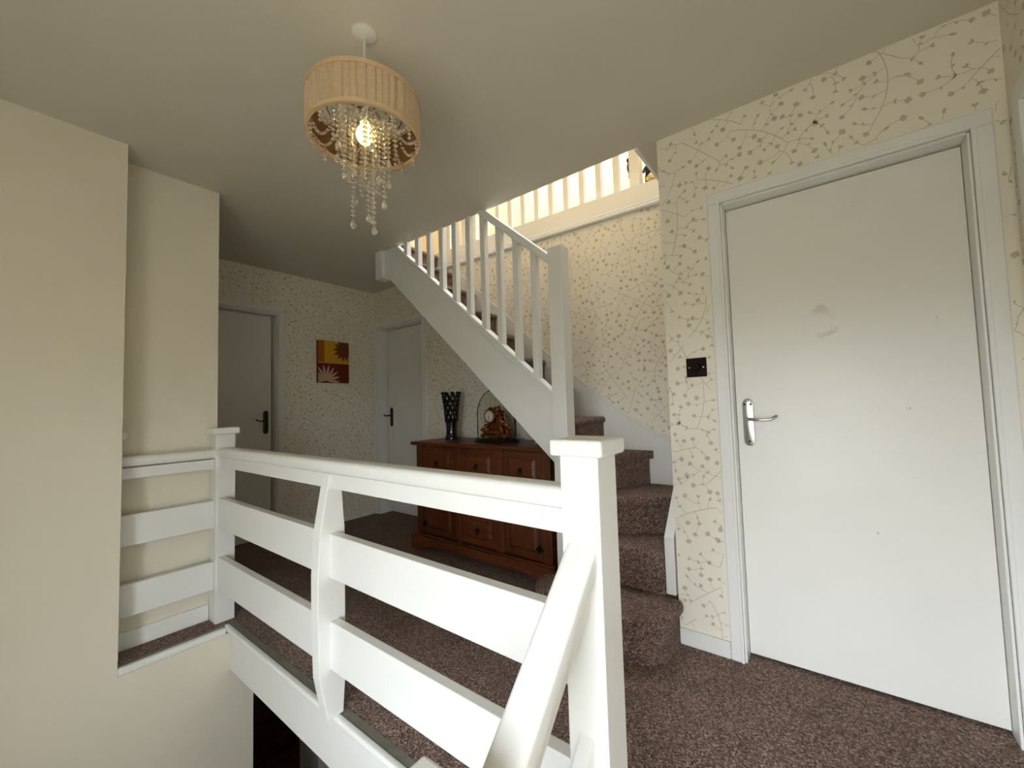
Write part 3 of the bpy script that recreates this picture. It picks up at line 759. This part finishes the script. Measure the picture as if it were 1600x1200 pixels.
mb = MB(); mb.lathe([(.0001, .035), (.046, .035), (.052, .025), (.052, -.032), (.055, -.038), (.050, -.044), (.044, -.040), (.0001, -.036)], (dcx, dc[1], dcz), 28, 'y'); build('drum_case', mb, 'gilt', ck, smooth=True)
mb = MB(); mb.lathe([(.0001, -.042), (.043, -.0405), (.0435, -.037)], (dcx, dc[1], dcz), 28, 'y'); dl = build('dial', mb, 'enamel', ck, smooth=True)
for k in range(12):
    a = k*PI/6; mb = MB(); r0, r1, wd_ = .031, .039, .0022
    ux, uz = math.sin(a), math.cos(a)
    mb.prism([(dcx+ux*r0+uz*wd_, dcz+uz*r0-ux*wd_), (dcx+ux*r1+uz*wd_, dcz+uz*r1-ux*wd_), (dcx+ux*r1-uz*wd_, dcz+uz*r1+ux*wd_), (dcx+ux*r0-uz*wd_, dcz+uz*r0+ux*wd_)], 'y', dc[1]-.0432, dc[1]-.0405); build('hour_mark', mb, 'ink', dl)
for a, L, wd_ in ((PI, .024, .0026), (PI*1.01, .034, .0016)):
    mb = MB(); ux, uz = math.sin(a), math.cos(a)
    mb.prism([(dcx-ux*.006+uz*wd_, dcz-uz*.006-ux*wd_), (dcx+ux*L, dcz+uz*L), (dcx-ux*.006-uz*wd_, dcz-uz*.006+ux*wd_)], 'y', dc[1]-.0455, dc[1]-.0435); build('clock_hand', mb, 'ink', dl)
# seated figure grown from a skeleton
def skin_figure(name, joints, edges, m, parent, sub=2):
    me = bpy.data.meshes.new(name); off = wloc(parent)
    me.from_pydata([tuple(Vector(p)-off) for p, r in joints], edges, []); o = bpy.data.objects.new(name, me); COL.objects.link(o); o.parent = parent
    me.materials.append(M[m] if isinstance(m, str) else m)
    md = o.modifiers.new('skin', 'SKIN'); md.use_smooth_shade = True
    for i, (p, r) in enumerate(joints): me.skin_vertices[0].data[i].radius = (r, r)
    me.skin_vertices[0].data[0].use_root = True
    s = o.modifiers.new('sub', 'SUBSURF'); s.levels = sub; s.render_levels = sub
    return o
fx, fz = dc[0]+.045, cz+.125; fy = dc[1]
J = [((fx, fy, fz), .026), ((fx-.004, fy, fz+.035), .023), ((fx-.008, fy, fz+.068), .025), ((fx-.012, fy, fz+.088), .010), ((fx-.015, fy-.002, fz+.106), .017), ((fx-.016, fy-.002, fz+.120), .012),
     ((fx-.008, fy-.028, fz+.066), .012), ((fx-.030, fy-.034, fz+.040), .009), ((fx-.055, fy-.022, fz+.048), .007),
     ((fx+.008, fy+.026, fz+.066), .012), ((fx+.030, fy+.024, fz+.035), .009), ((fx+.042, fy+.01, fz+.005), .007),
     ((fx-.005, fy-.030, fz-.010), .018), ((fx+.030, fy-.040, fz-.040), .014), ((fx+.040, fy-.036, fz-.085), .010), ((fx+.052, fy-.045, fz-.092), .008),
     ((fx+.030, fy+.010, fz-.010), .019), ((fx+.062, fy-.012, fz-.045), .014), ((fx+.075, fy-.012, fz-.092), .010), ((fx+.088, fy-.02, fz-.098), .008)]
Ed = [(0, 1), (1, 2), (2, 3), (3, 4), (4, 5), (2, 6), (6, 7), (7, 8), (2, 9), (9, 10), (10, 11), (0, 12), (12, 13), (13, 14), (14, 15), (0, 16), (16, 17), (17, 18), (18, 19)]
skin_figure('figure', J, Ed, 'gilt', ck)
mb = MB()
for i in range(14):
    a = i/13; mb.ball((dc[0]-.02+.14*a, dc[1]+.01*math.sin(i), cz+.10+.045*math.sin(a*3)-.03*a), .017, 7, 5, (1.2, .8, .9))
build('drapery', mb, 'gilt', ck, smooth=True)
mb = MB()
for i in range(6): mb.ball((dcx-.02+.012*i, dc[1]-.01, dcz+.056+.006*math.sin(i*1.7)), .011, 7, 5)
build('clock_crest', mb, 'gilt', ck, smooth=True)
# little crystal ornament
mb = MB(); oc = (-1.60, 2.36, .8535)
mb.lathe([(.0001, 0), (.022, 0), (.020, .006), (.008, .012), (.010, .018), (.0001, .024)], oc, 10)
for i in range(3): mb.bead((oc[0]+.018*(i-1), oc[1]+.01*(i % 2), oc[2]+.026), .009, .012)
build('crystal_ornament', mb, 'crystal', label='tiny clear crystal ornament beside the dome', cat='ornament')

# ------------------------------------------------------------------ flower canvas
pc = thing('flower_canvas', (XF, 2.157, 1.40), 'small red and yellow canvas print of two flowers', 'picture')
py0, py1, pz0, pz1, pxx = 1.993, 2.323, 1.40, 1.82, XF+.028
box('canvas', (XF+.001, pxx, py0, py1, pz0, pz1), solid('canvas_maroon', (112, 30, 14), .7), pc, .003)
def patch(name, a, rgb, n): return build(name, MB().box(pxx, pxx+n, a[0], a[1], a[2], a[3]), solid(name+'_print', rgb, .7), pc)
zmid = pz0+.195
patch('yellow_field', (py0+.066, py1-.001, zmid+.006, pz1-.001), (214, 156, 34), .0008)
patch('orange_field', (py0+.001, py0+.066, zmid+.006, pz1-.001), (176, 92, 20), .0008)
patch('pale_line', (py0+.001, py1-.001, zmid, zmid+.006), (222, 170, 110), .0009)
m_br = solid('brown_petal_print', (112, 58, 14), .7); m_wh = solid('pale_petal_print', (206, 168, 132), .7)
def petal(cy_, cz_, ang, L, W, m, lim, n):
    mb = MB(); pts = []
    for t, w_ in ((0, .1), (.3, .8), (.6, 1), (.85, .6), (1, 0)): pts.append((t, w_))
    out = [(t*L, w_*W) for t, w_ in pts]+[(t*L, -w_*W) for t, w_ in pts[-2::-1]]
    q = [(cy_+x*math.cos(ang)-y*math.sin(ang), cz_+x*math.sin(ang)+y*math.cos(ang)) for x, y in out]
    q = [(min(max(a, lim[0]), lim[1]), min(max(b, lim[2]), lim[3])) for a, b in q]
    mb.prism(q, 'x', pxx+.0008, pxx+.0010+n); build('petal', mb, m, pc)
for i in range(13):
    petal(py1-.055, pz1-.085, 2*PI*i/13+.2, .115, .017, m_br, (py0+.07, py1-.002, zmid+.008, pz1-.002), .0002+.00008*i)
for i in range(10):
    petal(py0+.085, pz0+.02, PI*(-.02)+i*PI*1.04/9, .165-.02*abs(i-4.5)/4.5, .0125, m_wh, (py0+.002, py1-.002, pz0+.002, zmid-.004), .0002+.00008*i)

# ------------------------------------------------------------------ light switch
sw = thing('light_switch', (-.463, YD, 1.23), 'dark metal light switch with a round knob by the large door', 'switch')
box('switch_plate', (-.508, -.420, YD-.008, YD-.0008, 1.230, 1.318), 'nickel', sw, .003)
mb = MB(); mb.lathe([(.0001, -.020), (.012, -.020), (.0145, -.017), (.0155, -.004), (.017, -.001), (.017, 0)], (-.462, YD-.0082, 1.274), 24, 'y'); build('switch_knob', mb, 'nickel', sw, smooth=True)
for x in (-.494, -.434):
    mb = MB(); mb.lathe([(.0001, -.0025), (.003, -.002), (.004, 0)], (x, YD-.0082, 1.274), 12, 'y'); build('screw', mb, 'chrome', sw, smooth=True)

# ------------------------------------------------------------------ pendant lamp
LX, LY = -1.185, .772
lp = thing('pendant_lamp', (LX, LY, H), 'pleated champagne drum pendant lamp with hanging crystal strands', 'lamp')
mb = MB(); mb.lathe([(.0001, -.026), (.010, -.026), (.013, -.020), (.030, -.016), (.041, -.006), (.0415, -.0005), (.0001, -.0005)], (LX, LY, H), 32); build('ceiling_rose', mb, 'plastic', lp, smooth=True)
SZ0, SZ1, SR = 2.03, 2.166, .180
mb = MB(); mb.tube([(LX, LY, H-.024), (LX, LY, SZ1-.03)], .0045, 10); build('flex', mb, 'plastic', lp, smooth=True)
# pleated drum with thickness
mb = MB(); n = 288; pleat = []; rp_ = random.Random(3)
while len(pleat) < n:
    wd_ = rp_.choice((5, 6, 7, 8)); am = rp_.uniform(.003, .0065)
    for i in range(wd_): pleat.append(am*(i/(wd_-1))**.7 - .0015)
pleat = pleat[:n]
rings = []
for (rr, z) in ((0, SZ0), (0, SZ1), (-.003, SZ1), (-.003, SZ0)):
    ring = []
    for k in range(n):
        a = 2*PI*k/n; rip = pleat[k] if rr == 0 else 0
        ring.append(mb.bm.verts.new((LX+(SR+rr+rip)*math.cos(a), LY+(SR+rr+rip)*math.sin(a), z)))
    rings.append(ring)
for i in range(4):
    A, B = rings[i], rings[(i+1) % 4]
    for k in range(n): mb.bm.faces.new((A[k], A[(k+1) % n], B[(k+1) % n], B[k]))
build('shade', mb, 'silk', lp)
mb = MB(); mb.lathe([(SR-.0035, SZ0+.001), (SR-.0035, SZ1-.001), (SR-.0045, SZ1-.001), (SR-.0045, SZ0+.001)], (LX, LY, 0), 72, close=True); build('shade_lining', mb, 'lining', lp, smooth=True)
for z0, z1 in ((SZ0-.001, SZ0+.013), (SZ1-.013, SZ1+.001)):
    mb = MB(); mb.lathe([(SR-.006, z0), (SR+.0045, z0), (SR+.0045, z1), (SR-.006, z1)], (LX, LY, 0), 96, close=True); build('shade_band', mb, 'band', lp, smooth=False)
mb = MB()
for k in range(3):
    a = k*2*PI/3+.4; mb.tube([(LX, LY, SZ1-.03), (LX+(SR-.004)*math.cos(a), LY+(SR-.004)*math.sin(a), SZ1-.02)], .002, 6)
for r_, z_ in ((.045, SZ1-.05), (.08, SZ1-.045), (.12, SZ1-.04)):
    mb.tube([(LX+r_*math.cos(a*PI/16), LY+r_*math.sin(a*PI/16), z_) for a in range(32)], .0018, 5, True)
build('wire_frame', mb, 'dkmetal', lp)
mb = MB(); mb.lathe([(.0001, SZ1-.028), (.016, SZ1-.028), (.018, SZ1-.075), (.0001, SZ1-.075)], (LX, LY, 0), 16); build('lamp_holder', mb, 'plastic', lp, smooth=True)
mb = MB(); mb.lathe([(.0001, -.058), (.014, -.055), (.026, -.044), (.031, -.028), (.027, -.010), (.016, .006), (.012, .016)], (LX, LY, SZ1-.09), 20); build('bulb', mb, 'bulb', lp, smooth=True)
li = bpy.data.lights.new('bulb_light', 'POINT'); li.energy = 1.6; li.color = (1, .74, .40); li.shadow_soft_size = .036
lo_ = bpy.data.objects.new('bulb_light', li); COL.objects.link(lo_); lo_.parent = lp; lo_.location = (0, 0, SZ1-.118-H)
rs = random.Random(11)
def strand(x, y, z0, z1, r=.0085, drop=False):
    mb = MB(); z = z0; 
    while z > z1:
        mb.bead((x+rs.uniform(-.0015, .0015), y+rs.uniform(-.0015, .0015), z), r*rs.uniform(.85, 1.1), r*.9); z -= r*1.95
    if drop: mb.lathe([(.0001, z+.006), (.004, z), (.010, z-.016), (.0085, z-.024), (.0001, z-.030)], (x, y, 0), 7)
    build('crystal_strand', mb, 'crystal', lp)
for ring, (rad, cnt, lo, hi) in enumerate(((.045, 9, 1.80, 1.95), (.075, 14, 1.88, 1.99), (.10, 12, 1.95, 2.03))):
    for k in range(cnt):
        a = 2*PI*k/cnt+ring*.3+rs.uniform(-.1, .1); strand(LX+rad*math.cos(a), LY+rad*math.sin(a), SZ1-.055, rs.uniform(lo, hi), drop=rs.random() < .4)
for dx, dy, zb in ((-.045, -.02, 1.765), (.028, .012, 1.735), (-.03, .03, 1.80), (-.005, .03, 1.79), (.06, .03, 1.82)): strand(LX+dx, LY+dy, SZ1-.055, zb, drop=True)
for k in range(14):
    a = 2*PI*k/14; mb = MB()
    for i in range(13):
        t = i/12; rr = .09+(SR-.012-.09)*t; z = SZ1-.05-(SZ1-.05-SZ0-.012)*t-.055*math.sin(PI*t)
        aa = a+.35*t; mb.bead((LX+rr*math.cos(aa), LY+rr*math.sin(aa), z), .0068, .0065)
    for i in range(3):
        aa = a+.35; mb.bead((LX+(SR-.012)*math.cos(aa), LY+(SR-.012)*math.sin(aa), SZ0-.002-.013*i), .0068, .0065)
    build('crystal_swag', mb, 'crystal', lp)

# ------------------------------------------------------------------ ornaments on the loft landing
ox, oy, oz = -.882, 2.785, UP
dl_ = thing('doll', (ox, oy, oz), 'small standing doll in navy jacket and green trousers on the loft landing', 'doll')
cl = solid('navy_cloth', (24, 28, 62), .8)
skin_figure('body', [((ox, oy, oz+.125), .022), ((ox, oy, oz+.155), .024), ((ox, oy, oz+.185), .023), ((ox, oy, oz+.200), .010), ((ox, oy-.002, oz+.212), .012),
   ((ox-.024, oy-.004, oz+.182), .011), ((ox-.034, oy-.022, oz+.150), .010), ((ox-.022, oy-.040, oz+.135), .008),
   ((ox+.024, oy-.004, oz+.182), .011), ((ox+.036, oy-.018, oz+.150), .010), ((ox+.030, oy-.036, oz+.130), .008),
   ((ox-.013, oy, oz+.110), .014), ((ox-.014, oy-.003, oz+.062), .012), ((ox-.014, oy, oz+.018), .011),
   ((ox+.013, oy, oz+.110), .014), ((ox+.015, oy-.003, oz+.062), .012), ((ox+.016, oy, oz+.018), .011)],
   [(0, 1), (1, 2), (2, 3), (3, 4), (2, 5), (5, 6), (6, 7), (2, 8), (8, 9), (9, 10), (0, 11), (11, 12), (12, 13), (0, 14), (14, 15), (15, 16)], cl, dl_)
mb = MB(); mb.ball((ox, oy-.004, oz+.230), .021, 12, 9, (.9, .95, 1.1)); hd = build('head', mb, solid('doll_skin', (226, 178, 140), .5), dl_, smooth=True)
for sx in (-1, 1): build('eye', MB().ball((ox+sx*.008, oy-.023, oz+.233), .003, 6, 5), 'ink', hd)
build('nose', MB().ball((ox, oy-.026, oz+.227), .0035, 6, 5), solid('doll_nose', (200, 90, 70), .5), hd)
mb = MB()
for i in range(24):
    a = i*2.4; mb.ball((ox+.020*math.cos(a), oy+.002+.018*math.sin(a), oz+.232+.0016*(i % 10)), .009, 6, 5)
build('hair', mb, solid('orange_wool', (222, 128, 34), .9), dl_)
gr = solid('green_cloth', (38, 66, 44), .8)
for sx, q in ((-1, -.014), (1, .015)): build('trouser_leg', MB().tube([(ox+q, oy-.001, oz+.118), (ox+q, oy-.003, oz+.062), (ox+q, oy, oz+.022)], [.0175, .0158, .0165], 10), gr, dl_, smooth=True)
ml_ = solid('brown_leather', (92, 48, 24), .5)
for sx in (-1, 1): build('shoe', MB().ball((ox+sx*.016, oy-.008, oz+.0105), .013, 8, 6, (.9, 1.5, .8)), ml_, dl_, smooth=True)
mb = MB(); rc = (-.845, 2.725, UP)
mb.lathe([(.0001, 0), (.022, 0), (.026, .02), (.018, .045), (.0001, .05)], rc, 14)
for i in range(14):
    a = i*2.4; r_ = .006+.0018*i; mb.ball((rc[0]+r_*math.cos(a), rc[1]+r_*math.sin(a), rc[2]+.088-.0022*i), .017, 8, 6, (1, 1, .8))
build('cream_rose_ornament', mb, solid('cream_porcelain', (226, 204, 142), .35), smooth=True, label='cream rose shaped ornament next to the doll', cat='ornament')
bird = thing('hanging_bird', (-1.018, 2.79, UP+.13), 'dark little bird ornament hanging beside the loft newel', 'ornament')
bx, by, bz = -1.018, 2.79, UP+.235
mb = MB(); mb.ball((bx, by, bz), .03, 10, 8, (.75, .8, 1.5)); mb.ball((bx-.004, by-.006, bz+.05), .018, 10, 8); build('bird_body', mb, solid('dark_feather', (34, 34, 40), .6), bird, smooth=True)
mb = MB(); mb.prism([(bx-.012, bz-.03), (bx+.012, bz-.03), (bx+.004, bz-.085), (bx-.012, bz-.08)], 'y', by-.006, by+.006, .002); build('bird_tail', mb, solid('tan_feather', (150, 104, 66), .6), bird)
mb = MB(); mb.tube([(bx-.004, by-.02, bz+.05), (bx-.006, by-.04, bz+.044)], [.006, .001], 8); build('bird_beak', mb, 'ink', bird)
mb = MB(); mb.tube([(bx, by, bz+.06), (bx, by, bz+.55)], .0015, 6); build('cord', mb, 'ink', bird)
